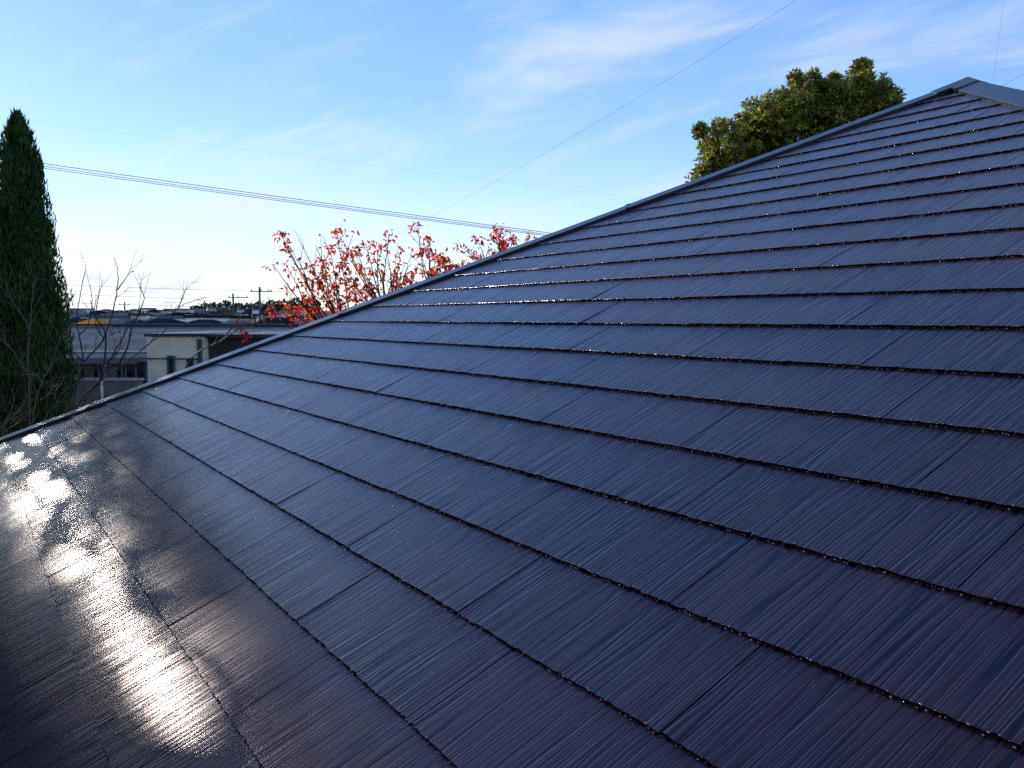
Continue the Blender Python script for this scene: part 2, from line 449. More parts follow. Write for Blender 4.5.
def hip_cap(Pbase, Ptop, Na, Nb, segs, apexed=True):
    """folded steel cap over a hip, lapped in lengths"""
    h = (Ptop - Pbase); L = h.length - 0.085; h.normalize()
    ia = Na.cross(h); ia.normalize()
    if (rp(-12, 5) - Pbase).dot(ia) < 0 and False: ia = -ia
    ib = h.cross(Nb); ib.normalize()
    # make each point down-slope onto its own face (away from the other)
    if ia.dot(Nb) > 0: ia = -ia
    if ib.dot(Na) > 0: ib = -ib
    n = segs
    for i in range(n):
        s0 = L * i / n; s1 = L * (i + 1) / n + (0.05 if i < n - 1 else 0)
        mb = MB()
        for e, s in enumerate((s0, s1)):
            pass
        def prof(s, lift):
            p = Pbase + h * s
            up = Vector((0, 0, 1)); H = 0.0175 + lift
            ridge = p + up * (H / Na.z + 0.002)
            pts = [p + ia * 0.087 + Na * 0.000, p + ia * 0.087 + Na * (H - 0.004), p + ia * 0.083 + Na * H, p + ia * 0.012 + Na * (H + 0.001), ridge,
                   p + ib * 0.012 + Nb * (H + 0.001), p + ib * 0.083 + Nb * H, p + ib * 0.087 + Nb * (H - 0.004), p + ib * 0.087]
            return pts
        a = prof(s0, 0.0022); b = prof(s1, 0.0)
        for q in range(len(a) - 1): mb.face([a[q], a[q + 1], b[q + 1], b[q]])
        mb.face(a[::-1]); mb.face(b)
        # a folded seam at the lower end of each length
        c = prof(s0 - 0.004, 0.0045); d = prof(s0 + 0.016, 0.0045)
        for q in range(len(c) - 1): mb.face([c[q], c[q + 1], d[q + 1], d[q]])
        mb.face(c[::-1]); mb.face(d)
        yield mb


def face_normal(Pa, Pb):
    N = (Pb - Pa).cross(APEX - Pa).normalized()
    return N if N.z > 0 else -N


NF = {0: NX, 1: face_normal(P2, P3), 2: face_normal(P3, P4), 3: face_normal(P4, P1)}
for i, p in enumerate(ring):
    na, nb = NF[i], NF[(i - 1) % 4]
    for mb in hip_cap(p, APEX, na, nb, 4): mb.build('hip_flashing', FLASH, house)
# the cap piece folded over the apex
mb = MB()
top = APEX + Vector((0, 0, 0.0175 / NX.z + 0.012))
rim = []
for i, p in enumerate(ring):
    na = NF[i]; nb = NF[(i - 1) % 4]
    h = (p - APEX).normalized(); ia = na.cross(h).normalized(); ib = h.cross(nb).normalized()
    if ia.dot(nb) > 0: ia = -ia
    if ib.dot(na) > 0: ib = -ib
    q = APEX + h * 0.17
    rim.append((q + ib * 0.093 + nb * 0.0235, q + Vector((0, 0, 0.0175 / NX.z + 0.007)), q + ia * 0.093 + na * 0.0235, q + ib * 0.093 + nb * 0.004, q + ia * 0.093 + na * 0.004))
for i in range(4):
    b0, r0, a0, bl, al = rim[i]; b1, r1, a1, bl1, al1 = rim[(i + 1) % 4]
    mid = None
    N = NF[i]
    # valley point where the two inner edges meet on this face
    hA = (ring[i] - APEX).normalized(); hB = (ring[(i + 1) % 4] - APEX).normalized()
    bis = (hA + hB).normalized(); ang = hA.angle(hB) / 2; c = APEX + bis * (0.093 / math.sin(ang)) + N * 0.0235; cl2 = c - N * 0.019
    mb.face([top, r0, a0, c]); mb.face([top, c, b1, r1]); mb.face([a0, al, cl2, c]); mb.face([c, cl2, bl1, b1])
    mb.face([r0, b0, bl, al, a0])
mb.build('apex_flashing', FLASH, house)

# ---------------------------------------------------------------- ground, hills, road
def soil():
    m = bpy.data.materials.new('ground_soil'); m.use_nodes = True; n = m.node_tree.nodes; l = m.node_tree.links; b = n['Principled BSDF']
    tc = n.new('ShaderNodeTexCoord'); z = n.new('ShaderNodeTexNoise'); z.inputs['Scale'].default_value = 0.02; z.inputs['Detail'].default_value = 9
    l.new(tc.outputs['Object'], z.inputs['Vector']); r = n.new('ShaderNodeValToRGB'); e = r.color_ramp.elements
    e[0].position = .35; e[0].color = (0.035, 0.05, 0.02, 1); e[1].position = .65; e[1].color = (0.14, 0.13, 0.1, 1)
    l.new(z.outputs[0], r.inputs[0]); l.new(r.outputs[0], b.inputs['Base Color']); b.inputs['Roughness'].default_value = 0.95
    return m


mb = MB(); mb.face([(-9000, -3000, 0), (9000, -3000, 0), (9000, 14000, 0), (-9000, 14000, 0)])
tag(mb.build('ground', soil()), kind='structure')
mb = MB(); A_, B_ = Vector((-60, 13.6, 0.004)), Vector((40, 19.6, 0.004)); t = (B_ - A_).normalized(); o_ = Vector((-t.y, t.x, 0)) * 2.4
mb.face([A_ - o_, B_ - o_, B_ + o_, A_ + o_]); tag(mb.build('road', mat('asphalt', (0.05, 0.05, 0.052), rough=0.9, bump=0.4, bscale=80)), kind='structure')


def hill_mesh(name, cx, cy, rx, ry, h, m, seed):
    mb = MB(); nx, ny = 90, 26; idx = {}
    for i in range(nx + 1):
        for j in range(ny + 1):
            x = cx + rx * (2 * i / nx - 1); y = cy + ry * (2 * j / ny - 1)
            e = max(0, 1 - (2 * i / nx - 1) ** 2) ** .6 * max(0, 1 - (2 * j / ny - 1) ** 2)
            z = e * h * (0.8 + 0.45 * noise.noise(Vector((x / 130, y / 130, seed)))) + e * 1.6 * noise.noise(Vector((x / 13, y / 20, seed + 3))) + e * 1.3 * noise.noise(Vector((x / 5, y / 9, seed + 7)))
            idx[i, j] = len(mb.v); mb.v.append((x, y, max(z, 0) - 0.3)); mb.a.append(0.0)
    for i in range(nx):
        for j in range(ny): mb.f.append((idx[i, j], idx[i + 1, j], idx[i + 1, j + 1], idx[i, j + 1]))
    return mb.build(name, m)


HILLM = mat('wooded_hill', (0.035, 0.05, 0.028), rough=0.95, noise_=0.6, scale=0.08)
tag(hill_mesh('hills', -560, 1500, 800, 260, 21, HILLM, 2), kind='structure')
tag(hill_mesh('hills', -130, 470, 110, 90, 9, HILLM, 9), kind='structure')

# ---------------------------------------------------------------- foliage helpers
def leaf_quad(mb, p, d, nrm, L, W, a, fold=0.25):
    """folded, pointed leaf: 4 triangles worth in 2 quads"""
    d = d.normalized(); s = d.cross(nrm)
    if s.length < 1e-4: s = d.cross(Vector((1, 0, 0)))
    s.normalize(); n_ = s.cross(d)
    tip = p + d * L - n_ * (L * 0.18); m1 = p + d * L * .45
    i = len(mb.v)
    mb.v += [tuple(p), tuple(m1 + s * W * .5 + n_ * W * fold), tuple(tip), tuple(m1 - s * W * .5 + n_ * W * fold), tuple(m1)]
    mb.a += [a] * 5
    mb.f += [(i, i + 4, i + 1), (i + 4, i + 2, i + 1), (i, i + 3, i + 4), (i + 4, i + 3, i + 2)]


def rv(): 
    while True:
        v = Vector((random.uniform(-1, 1), random.uniform(-1, 1), random.uniform(-1, 1)))
        if 0.05 < v.length < 1: return v.normalized()


BARK = mat('bark', (0.03, 0.022, 0.022), rough=0.9, noise_=0.4, scale=20, bump=0.5, bscale=50)
BARK_SUNLIT = mat('sunlit_bark', (0.10, 0.07, 0.05), rough=0.7, noise_=0.4, scale=25, bump=0.4, bscale=60)  # lighter bark colour, stands in for sun on the twigs
CYP = leafmat('cypress_foliage', [(0.012, 0.03, 0.008), (0.045, 0.08, 0.012), (0.09, 0.15, 0.018)], rough=0.6, trans=0.25, tcol=(1.0, 1.6, 0.5), spec=0.3)
CAMP = leafmat('broadleaf_foliage', [(0.20, 0.07, 0.03), (0.12, 0.13, 0.02), (0.21, 0.25, 0.03), (0.38, 0.40, 0.05), (0.62, 0.54, 0.14)], rough=0.36, trans=0.45, tcol=(1.6, 1.6, 0.8))
RED = leafmat('autumn_leaf', [(0.32, 0.013, 0.022), (0.48, 0.03, 0.028), (0.6, 0.07, 0.03), (0.62, 0.17, 0.035)], rough=0.45, trans=0.65, tcol=(1.7, 1.6, 1.5))


def cypress(label, base, top_z, prof, n_spray, seed, L=0.16, parent_group=None, core=.80):
    random.seed(seed)
    root = tag(empty('cypress_tree', base), label, 'tree', parent_group)
    H = top_z - base.z
    def rad(dz):   # dz below the apex
        for (a, ra), (b, rb) in zip(prof, prof[1:]):
            if a <= dz <= b: return ra + (rb - ra) * (dz - a) / (b - a)
        return prof[-1][1] * max(0.35, 1 - 0.25 * (dz - prof[-1][0]) / 3)
    zs = []
    tb = MB(); tb.tube([base, base + Vector((0, 0, H * .5)), base + Vector((0.02, 0, H * .93))], [0.16, 0.1, 0.02], 8); tb.build('trunk', BARK, root)
    mb = MB()
    # solid dark core inside the crown, added to block the sky
    nz_, na = 60, 26; rows = []
    for i in range(nz_ + 1):
        dz = (H - 0.4) * i / nz_ + 0.12; r = rad(dz) * core
        row = []
        for k in range(na):
            an = 2 * math.pi * k / na
            q = r * (1 + 0.22 * noise.noise(Vector((math.cos(an) * 2, math.sin(an) * 2, dz * 2.2 + seed))))
            mb.v.append((base.x + q * math.cos(an), base.y + q * math.sin(an), top_z - dz)); mb.a.append(0.02); row.append(len(mb.v) - 1)
        rows.append(row)
    for i in range(nz_):
        for k in range(na): mb.f.append((rows[i][k], rows[i + 1][k], rows[i + 1][(k + 1) % na], rows[i][(k + 1) % na]))
    # flame-like clumps
    ncl = n_spray // 26
    for c in range(ncl):
        dz = H * 0.93 * random.random() ** 0.9 + 0.02; an = random.uniform(0, 2 * math.pi)
        r = rad(dz); r2 = r * random.uniform(0.80, 0.98)
        cp = Vector((base.x + r2 * math.cos(an), base.y + r2 * math.sin(an), top_z - dz))
        out = Vector((math.cos(an), math.sin(an), 0)); cs = min(0.22, 0.06 + r * .28)
        ca = random.random() * .55
        for s_ in range(26):
            q = rv(); p = cp + Vector((q.x * cs * .55, q.y * cs * .55, q.z * cs * 1.1))
            d = Vector((0, 0, 1)) + out * random.uniform(0.0, 0.55) + rv() * 0.28
            leaf_quad(mb, p, d, out + rv() * .8, L * random.uniform(.6, 1.2), L * .22, min(1, ca + random.random() * .45))
    for s_ in range(24):
        p = Vector((base.x, base.y, top_z - random.uniform(0.05, 0.45)))
        leaf_quad(mb, p, Vector((random.uniform(-.25, .25), random.uniform(-.25, .25), 1)), rv(), 0.18, 0.03, random.random())
    mb.build('crown', CYP, root)
    return root


YC = 17.0; pc = FPX / YC
tip = at(17, 119, YC)
prof = [(0, 0.02)] + [((y - 119) / pc, r * .9 / pc) for y, r in ((124, 3), (129, 6.5), (146, 13), (161, 19), (188, 24), (207, 28), (244, 32), (282, 38), (296, 44), (325, 44), (349, 47), (400, 45), (470, 45))]
cypress('tall narrow dark green cypress standing at the left edge behind the roof', Vector((tip.x, tip.y, 0)), tip.z, prof, 30000, 3)
prof2 = [(0, .05), (1.2, .8), (2.4, 1.6), (3.2, 2.1), (4.0, 2.35), (5.5, 2.4), (8, 2.5), (10, 2.3)]
sh = R(SUN_AZ)
def beside_sun(dist, off): return Vector((math.sin(sh) * dist + math.cos(sh) * off, math.cos(sh) * dist - math.sin(sh) * off, 0))
cypress('broad dark evergreen out of frame, shading the lower left slates', beside_sun(13, .40 - 2.35), 14.2, prof2, 36000, 4, L=0.26, core=.94)
cypress('second big dark evergreen out of frame further left', beside_sun(12.2, -6.0), 13.6, prof2, 6000, 6, L=0.35)
cypress('third big dark evergreen out of frame beside the house', beside_sun(9.5, -9.8), 13.0, prof2, 6000, 7, L=0.35)


def leaf_screen():
    """screen of evenly strewn leaves out of frame on the left, added to thin the low sun"""
    random.seed(63)
    c0 = beside_sun(13.4, 1.15)  # unseen leaves added here only to cut the sun glare on the roof
    root = tag(empty('broadleaf_tree', c0), 'added leaf screen out of frame, thinning the sun glare on the slates', 'tree')
    right = Vector((math.cos(sh), -math.sin(sh), 0)); fwd = Vector((math.sin(sh), math.cos(sh), 0))
    tb = MB(); tb.tube([c0, c0 + Vector((0, 0, 7.6))], [.07, .04], 8); lf = MB()
    top = c0 + Vector((0, 0, 7.6))
    for q in range(SCREEN_LEAVES):
        p = c0 + right * (-.95 + 1.9 * ((q * .618034) % 1)) + fwd * random.uniform(-.8, .8) + Vector((0, 0, 8.0 + 4.2 * ((q * .754878) % 1)))
        if q % 60 == 0: tb.tube([top, top.lerp(p, .6) + Vector((0, 0, -.15)), p], [.009, .006, .003], 4)
        leaf_quad(lf, p + rv() * random.random() * .1, rv(), rv(), random.uniform(.08, .14), random.uniform(.045, .07), random.random(), .15)
    tb.build('trunk', BARK, root); lf.build('crown', CAMP, root)


SCREEN_LEAVES = 9000
leaf_screen()

# broadleaf tree at the right
def broadleaf():
    random.seed(21)
    Y = 14.5; k = Y / FPX
    base = at(800, 300, Y + .4); base.z = 0
    root = tag(empty('broadleaf_tree', base), 'dense olive green leafy tree rising behind the upper roof hip', 'tree')
    lobes = [(706, 176, 14, 0), (722, 142, 24, -.3), (738, 158, 34, .3), (757, 118, 22, 0), (762, 140, 34, .6), (782, 112, 24, -.4), (790, 135, 36, .2), (806, 92, 16, 0), (806, 112, 28, .6), (812, 80, 9, -.1),
             (826, 104, 20, .5), (834, 120, 30, 0), (845, 98, 20, -.2), (857, 86, 17, .2), (866, 104, 26, .7), (876, 92, 17, -.2), (884, 108, 18, .3), (893, 98, 9, .1), (848, 130, 34, .8), (722, 180, 36, .4), (772, 170, 46, .6),
             (820, 160, 46, .4), (745, 200, 60, .2), (800, 210, 70, .2), (870, 150, 45, .6), (850, 200, 60, .5), (720, 128, 8, 0), (787, 96, 8, .2)]
    hub = at(805, 235, Y + .4)
    tb = MB(); tb.tube([base, base.lerp(hub, .5) + Vector((.15, 0, 0)), hub], [.26, .2, .15], 9)
    lobe_c = []
    for (x, y, r, dy) in lobes:
        c = at(x, y, Y + dy); lobe_c.append((c, r * k * (.97 if r > 18 else 1)))
        if r > 14:
            for _ in range(3): lobe_c.append((c + rv() * r * k * .95 + Vector((0, 0, r * k * .2)), k * random.uniform(5, 9)))
        if r > 14:
            m_ = hub.lerp(c, .55) + Vector((0, 0, -.1)) + rv() * .1
            tb.tube([hub, m_, c], [.07, .045, .012], 5)
    tb.build('trunk', BARK, root)
    mb = MB()
    for (c, r) in lobe_c:
        n_cl = int(40 + 1300 * r * r)
        for q in range(min(n_cl, 800)):
            v = rv() * (random.random() ** .35) * r
            v.z *= 0.95
            tipd = (v.normalized() + Vector((0, 0, .5)) + rv() * .5).normalized(); p = c + v
            hue = random.random() ** 1.2
            for j in range(random.randint(4, 7)):           # rosette of leaves at a twig tip
                d = (tipd * .5 + rv()).normalized()
                leaf_quad(mb, p + rv() * .02, d, tipd + rv() * .6, random.uniform(.06, .1), random.uniform(.03, .045), min(1, max(0, hue * .8 + random.uniform(-.2, .25))), .15)
    mb.build('crown', CAMP, root)


broadleaf()


# ---------------------------------------------------------------- branches guided through points
def curve_pts(P, n=10, jit=0.02):
    P = [Vector(p) for p in P]; out = []
    ext = [P[0] * 2 - P[1]] + P + [P[-1] * 2 - P[-2]]
    for i in range(len(P) - 1):
        a, b, c, d = ext[i], ext[i + 1], ext[i + 2], ext[i + 3]
        for s in range(n):
            t = s / n
            out.append(0.5 * ((2 * b) + (c - a) * t + (2 * a - 5 * b + 4 * c - d) * t * t + (-a + 3 * b - 3 * c + d) * t ** 3) + rv() * jit * random.random())
    out.append(P[-1]); return out


def hang_leaves(mb, p, n, size=1.0, spread=.04):
    for _ in range(n):
        d = Vector((random.uniform(-.9, .9), random.uniform(-.9, .9), random.uniform(-1.3, .15)))
        L = random.uniform(.047, .08) * size
        q = p + rv() * spread
        leaf_quad(mb, q, d, rv(), L, L * random.uniform(.4, .55), random.random(), random.uniform(.1, .4))


def red_tree(label, Y, basepx, hubs, tips, seed, density):
    random.seed(seed)
    base = at(basepx, 400, Y); base.z = 0
    root = tag(empty('autumn_tree', base), label, 'tree')
    tb = MB(); lf = MB()
    h3 = [at(x, y, Y + dy) for x, y, dy in hubs]
    fork = at(basepx, 470, Y)
    tb.tube(curve_pts([base, base.lerp(fork, .5) + Vector((.1, 0, 0)), fork], 5, .02), [.12 - .04 * i / 10 for i in range(11)], 8)
    for h in h3: 
        pts = curve_pts([fork, fork.lerp(h, .5) + rv() * .12, h], 5, .01); tb.tube(pts, [.055 - .03 * i / (len(pts) - 1) for i in range(len(pts))], 6)
    for (x, y, hi, nl) in tips:
        h = h3[hi]; dy = random.uniform(-.9, .9); t = at(x, y, Y + dy)
        m_ = h.lerp(t, .5) + Vector((0, 0, (t - h).length * -.06)) + rv() * .07
        pts = curve_pts([h, m_, t], 8, .008)
        tb.tube(pts, [.012 * (1 - .75 * i / (len(pts) - 1)) for i in range(len(pts))], 5)
        n = len(pts); drawn = 0
        for i in range(n):
            f = i / (n - 1)
            if f < .35: continue
            if random.random() < .6 * density and nl > 0:
                hang_leaves(lf, pts[i], random.randint(0, max(1, int(nl * .6))))
            if random.random() < .35:      # side twig
                d = ((t - h).normalized() + rv() * 1.0 + Vector((0, 0, .4))).normalized(); e = pts[i] + d * random.uniform(.08, .28)
                tb.tube([pts[i], pts[i].lerp(e, .5) + rv() * .01, e], [.0035, .0028, .0018], 4)
                if nl > 0: hang_leaves(lf, e, random.randint(0, max(1, int(nl * .6))))
        hang_leaves(lf, t, int(nl * 3.0), 1.0, .06)
    tb.build('trunk', BARK, root); lf.build('crown', RED, root)


T1 = [(282, 236, 0, 9), (286, 246, 0, 6), (272, 264, 0, 2), (288, 268, 0, 2), (300, 242, 0, 0), (316, 246, 0, 0), (337, 233, 0, 5), (330, 248, 0, 6), (324, 262, 0, 9), (346, 252, 1, 8), (357, 252, 1, 8), (366, 244, 1, 4),
      (386, 240, 1, 4), (374, 256, 1, 5), (389, 234, 1, 3), (345, 266, 1, 9), (312, 268, 0, 6), (301, 282, 0, 4), (317, 283, 0, 9), (333, 288, 0, 9), (290, 288, 0, 3), (352, 296, 1, 8), (330, 300, 0, 9), (401, 246, 1, 1), (411, 252, 1, 1),
      (380, 274, 1, 4), (396, 272, 1, 4), (404, 268, 1, 3), (366, 290, 1, 9), (346, 306, 0, 6), (311, 314, 0, 9), (285, 309, 0, 7), (271, 311, 0, 7), (360, 268, 1, 7), (322, 274, 0, 8), (336, 276, 0, 6), (396, 258, 1, 1),
      (296, 312, 0, 4), (352, 282, 1, 7), (342, 240, 1, 3), (306, 298, 0, 5), (378, 246, 1, 2), (300, 262, 0, 2)]
red_tree('nearly bare autumn tree with red leaves behind the middle of the hip', 10.0, 372, [(352, 352, 0), (388, 325, .3)], T1, 31, .9)
T2 = [(417, 226, 0, 7), (427, 240, 0, 7), (421, 252, 0, 8), (440, 258, 0, 12), (447, 262, 0, 14), (434, 270, 0, 12), (455, 268, 0, 12), (445, 275, 0, 12), (471, 252, 1, 6), (478, 240, 1, 6), (464, 262, 1, 6), (498, 232, 1, 7), (503, 242, 1, 12), (500, 254, 1, 12),
      (494, 236, 1, 5), (514, 238, 1, 8), (531, 236, 1, 5), (482, 260, 1, 7), (488, 264, 1, 8), (410, 275, 0, 10), (403, 284, 0, 10), (395, 290, 0, 10), (419, 268, 0, 6), (460, 246, 1, 4), (508, 250, 1, 10), (430, 250, 0, 4), (393, 280, 0, 8)]
red_tree('autumn tree with thick clumps of orange red leaves above the hip near the wires', 11.5, 470, [(437, 302, 0), (505, 275, .2)], T2, 32, .8)


def bare_tree(label, Y, lines, seed, m, basepx, r0=.0085, twig=.3, name='bare_tree', leaves=None, extra=None):
    random.seed(seed)
    base = at(basepx, 480, Y); base.z = 0
    root = tag(empty(name, base), label, 'tree')
    tb = MB(); top = at(*lines[0][0], Y)
    tb.tube(curve_pts([base, base.lerp(top, .5) + Vector((.06, .05, 0)), at(basepx, 480, Y)], 5, .01), [.06 - .02 * i / 10 for i in range(11)], 7)
    for ln in lines:
        dy = random.uniform(-.25, .25)
        P = [at(x, y, Y + dy * i / (len(ln) - 1)) for i, (x, y) in enumerate(ln)]
        if ln[0][1] > 425: P = [at(basepx, 480, Y)] + P
        pts = curve_pts(P, 6, .006); n = len(pts); rr = r0 * (1 if len(ln) > 4 else .6)
        tb.tube(pts, [rr * (1 - .8 * i / (n - 1)) + .0015 for i in range(n)], 5)
        for i in range(3, n):
            if random.random() < twig:
                d0 = (pts[i] - pts[i - 1]).normalized(); d = (d0 + rv() * .8 + Vector((0, 0, .35))).normalized(); L = random.uniform(.06, .3)
                e = pts[i] + d * L; q = pts[i].lerp(e, .5) + rv() * .012
                tb.tube([pts[i], q, e], [.0022, .0018, .0011], 4)
                for _ in range(2):
                    if random.random() < .5: e2 = q + (d + rv() * .7).normalized() * L * .5; tb.tube([q, e2], [.002, .0012], 4)
    tb.build('trunk', m, root)
    return root


bare_tree('leafless tree with fine dark upright twigs between the cypress and the grey roof', 9.0, [
    [(62, 440), (68, 405), (78, 380), (83, 362), (79, 335), (77, 318), (81, 290), (86, 268)],
    [(58, 440), (85, 395), (120, 367), (145, 347), (165, 330), (178, 308), (207, 297)],
    [(83, 362), (95, 350), (104, 338), (112, 315), (117, 290), (118, 272), (114, 258)],
    [(100, 382), (106, 345), (104, 330), (96, 318), (90, 300)],
    [(118, 368), (128, 345), (131, 330), (138, 315), (144, 298), (139, 286)],
    [(83, 362), (72, 350), (68, 335), (60, 322)],
    [(70, 425), (92, 390), (100, 382), (110, 360), (124, 335), (134, 318), (140, 306)],
    [(78, 380), (92, 372), (108, 362), (118, 352), (122, 340)],
    [(79, 335), (88, 325), (92, 300), (90, 285)], [(104, 338), (96, 325), (98, 300), (103, 280)],
    [(62, 432), (74, 415), (86, 408), (95, 404)], [(117, 290), (126, 278), (131, 268)], [(178, 308), (183, 297), (185, 290)]], 41, BARK, 60)
bare_tree('leafless shrub with sunlit pale twigs in front of the cypress foot', 7.6, [
    [(0, 438), (5, 425), (12, 408), (15, 394)], [(3, 432), (12, 418), (22, 406), (33, 390)], [(-12, 440), (-2, 436), (10, 428), (17, 424)],
    [(30, 440), (36, 400), (42, 382), (52, 362), (58, 345), (63, 332)], [(30, 440), (28, 360), (30, 330), (32, 300), (34, 275)],
    [(30, 330), (20, 312), (10, 298), (0, 286)], [(42, 382), (36, 375), (26, 372), (12, 350), (0, 340)], [(42, 382), (50, 381), (58, 372)],
    [(40, 400), (48, 396), (56, 390)], [(44, 420), (52, 408), (60, 402)]], 42, BARK_SUNLIT, 20, r0=.006, twig=.5, name='bare_shrub')
random.seed(5)
sp = bare_tree('slender sunlit branch tree with a few red leaves in front of the brown gable', 8.6, [
    [(176, 440), (182, 380), (196, 354), (220, 341), (243, 326), (262, 312), (274, 306)], [(220, 341), (230, 330), (240, 318), (246, 312)]], 43, BARK_SUNLIT, 176, r0=.01, twig=.25, name='autumn_sapling')
mb = MB(); random.seed(44)
for x, y, n_ in ((239, 328, 6), (243, 331, 7), (248, 336, 4), (246, 325, 4), (255, 320, 5), (262, 316, 5), (241, 322, 3), (251, 326, 2), (247, 339, 3)): hang_leaves(mb, at(x, y, 8.6), n_, .85, .03)
mb.build('crown', RED, sp)

# ---------------------------------------------------------------- neighbour's house
NEI_WALL = mat('grey_render', (0.23, 0.21, 0.2), rough=0.9)
NEI_ROOF = mat('weathered_grey_sheet_roof', (0.20, 0.195, 0.185), rough=0.95, spec=0.0, noise_=.25, scale=1.2)
CREAM = mat('cream_render', (0.88, 0.72, 0.52), rough=0.9)
BROWN = mat('brown_cladding', (0.045, 0.036, 0.034), rough=0.8, bump=.3, bscale=12)
DARKM = mat('dark_metal_trim', (0.03, 0.03, 0.035), rough=.5)
GLASSM = mat('dark_glass', (0.02, 0.03, 0.04), rough=.08, spec=.6)
CURT = mat('curtain', (0.35, 0.33, 0.26), rough=.9)
BLUEF = mat('blue_grey_frame', (0.12, 0.16, 0.24), rough=.4)
GREENF = mat('green_frame', (0.05, 0.12, 0.09), rough=.4)
WHITEP = mat('white_pipe', (0.62, 0.6, 0.6), rough=.4)


def neighbour():
    Yw = 23.0
    b = at(110, 380, Yw)
    root = tag(empty('apartment_building', (b.x, b.y, 0)), 'grey roofed building with balcony, cream stair block and brown end beyond the roof', 'building')
    def X(px, Y): return at(px, 350, Y).x
    def Z(py, Y): return at(150, py, Y).z
    xl = X(-140, Yw); xm = X(149, Yw); xr = X(330, Yw)
    zE = Z(357, 22.4); zR = Z(326.5, 28.0)
    # main wall
    m = MB(); m.box(xl, xr, Yw, 33.2, 0, zE + .12); m.build('wall', NEI_WALL, root)
    # roof: low pitch, ridge at Y=28
    m = MB(); t_ = .12; eL, eR = xl - .4, xr + .4
    for (y0, z0, y1, z1) in ((22.4, zE, 28, zR), (28, zR, 33.8, zE)):
        m.face([(eL, y0, z0), (eR, y0, z0), (eR, y1, z1), (eL, y1, z1)]); m.face([(eL, y0, z0 - t_), (eL, y1, z1 - t_), (eR, y1, z1 - t_), (eR, y0, z0 - t_)])
    m.face([(eL, 22.4, zE - t_), (eR, 22.4, zE - t_), (eR, 22.4, zE), (eL, 22.4, zE)])
    m.face([(eR, 22.4, zE - t_), (eR, 28, zR - t_), (eR, 33.8, zE - t_), (eR, 33.8, zE), (eR, 28, zR), (eR, 22.4, zE)])
    m.face([(eL, 22.4, zE - t_), (eL, 28, zR - t_), (eL, 33.8, zE - t_), (eL, 33.8, zE), (eL, 28, zR), (eL, 22.4, zE)][::-1])
    rf = m.build('roof', NEI_ROOF, root)
    m = MB(); m.box(eL, eR, 27.85, 28.15, zR + .01, zR + .09); m.build('ridge_cap', DARKM, rf)
    m = MB(); m.box(xl - .4, xm - .02, 22.28, 22.4, zE - .16, zE - .01); m.build('gutter', mat('blue_grey_gutter', (0.08, 0.10, 0.15), rough=.4), root)
    # windows of the recessed upper floor
    zt, zb = Z(359.5, Yw), Z(381, Yw)
    for (p0, p1) in ((66, 78), (80, 99), (103, 122), (126, 146), (40, 60)):
        f = MB(); x0, x1 = X(p0, Yw), X(p1, Yw)
        f.box(x0, x1, Yw - .05, Yw - .005, zt - .01, zt + .04); f.box(x0, x1, Yw - .05, Yw - .005, zb - .6, zb - .55)
        for xx in (x0, (x0 + x1) / 2, x1): f.box(xx - .025, xx + .025, Yw - .055, Yw - .004, zb - .55, zt - .01)
        fo = f.build('window', BLUEF, root)
        g = MB(); g.box(x0 + .03, x1 - .03, Yw - .03, Yw - .01, zb - .55, zt - .012); g.build('pane', GLASSM, fo)
        if p0 in (80, 103, 66):
            c = MB(); x = x0 + .12
            for q in range(5): c.box(x + q * .05, x + q * .05 + .03, Yw - .045, Yw - .031, zb - .5, zt - .14)
            c.build('curtain', CURT, fo)
    # balcony
    Yb = 21.2; zt2 = Z(380.5, Yb)
    xa, xb = X(-120, Yb), X(140, Yb)
    m = MB(); m.box(xa, xb, Yb, Yb + .12, zt2 - 1.5, zt2); m.box(xa, xb, Yb + .12, Yw, zt2 - 1.5, zt2 - 1.35); bo = m.build('balcony', mat('balcony_concrete', (0.13, 0.11, 0.105), rough=.85, noise_=.25, scale=4), root)
    m = MB(); m.box(xa - .02, xb + .02, Yb - .03, Yb + .15, zt2, zt2 + .05); m.build('coping', mat('pale_coping', (0.3, 0.28, 0.28), rough=.6), bo)
    m = MB(); xx = X(101, Yb); m.box(xx - .03, xx + .03, Yb - .03, Yb - .003, zt2 - 1.5, zt2 - .003); m.build('joint_strip', WHITEP, bo)
    m = MB(); m.box(xx - .06, xx + .03, Yb + .13, Yb + .2, zt2 + .05, zE - .13); m.build('balcony_post', BLUEF, root)
    # cream block standing forward
    Yc = 20.6; zt3 = Z(336.5, Yc); x0, x1 = X(147.5, Yc), X(204, Yc)
    m = MB(); m.box(x0, x1, Yc, 25.2, 0, zt3); m.build('stair_block', CREAM, root)
    m = MB(); m.box(x0 - .05, x1 + .05, Yc - .05, 25.2, zt3, zt3 + .07); m.build('parapet_cap', DARKM, root)
    for q in (151.5, 149): m = MB(); xx = X(q, Yc); m.tube([(xx, Yc - .06, 0), (xx, Yc - .06, zt3 - .01)], .022, 6); m.build('downpipe', WHITEP, root)
    for (p0, p1, y0, y1, fm) in ((167.5, 175, 355.5, 392, GREENF), (187.5, 193.5, 358, 378, DARKM), (198, 202.5, 339, 372, GREENF)):
        f = MB(); a, c = X(p0, Yc), X(p1, Yc); z1, z0 = Z(y0, Yc), Z(y1, Yc)
        f.box(a, a + .045, Yc - .06, Yc - .004, z0, z1); f.box(c - .045, c, Yc - .06, Yc - .004, z0, z1); f.box(a + .045, c - .045, Yc - .06, Yc - .004, z1 - .045, z1); f.box(a + .045, c - .045, Yc - .06, Yc - .004, z0, z0 + .045)
        fo = f.build('window', fm, root); g = MB(); g.box(a + .04, c - .04, Yc - .03, Yc - .006, z0 + .04, z1 - .04); g.build('pane', GLASSM, fo)
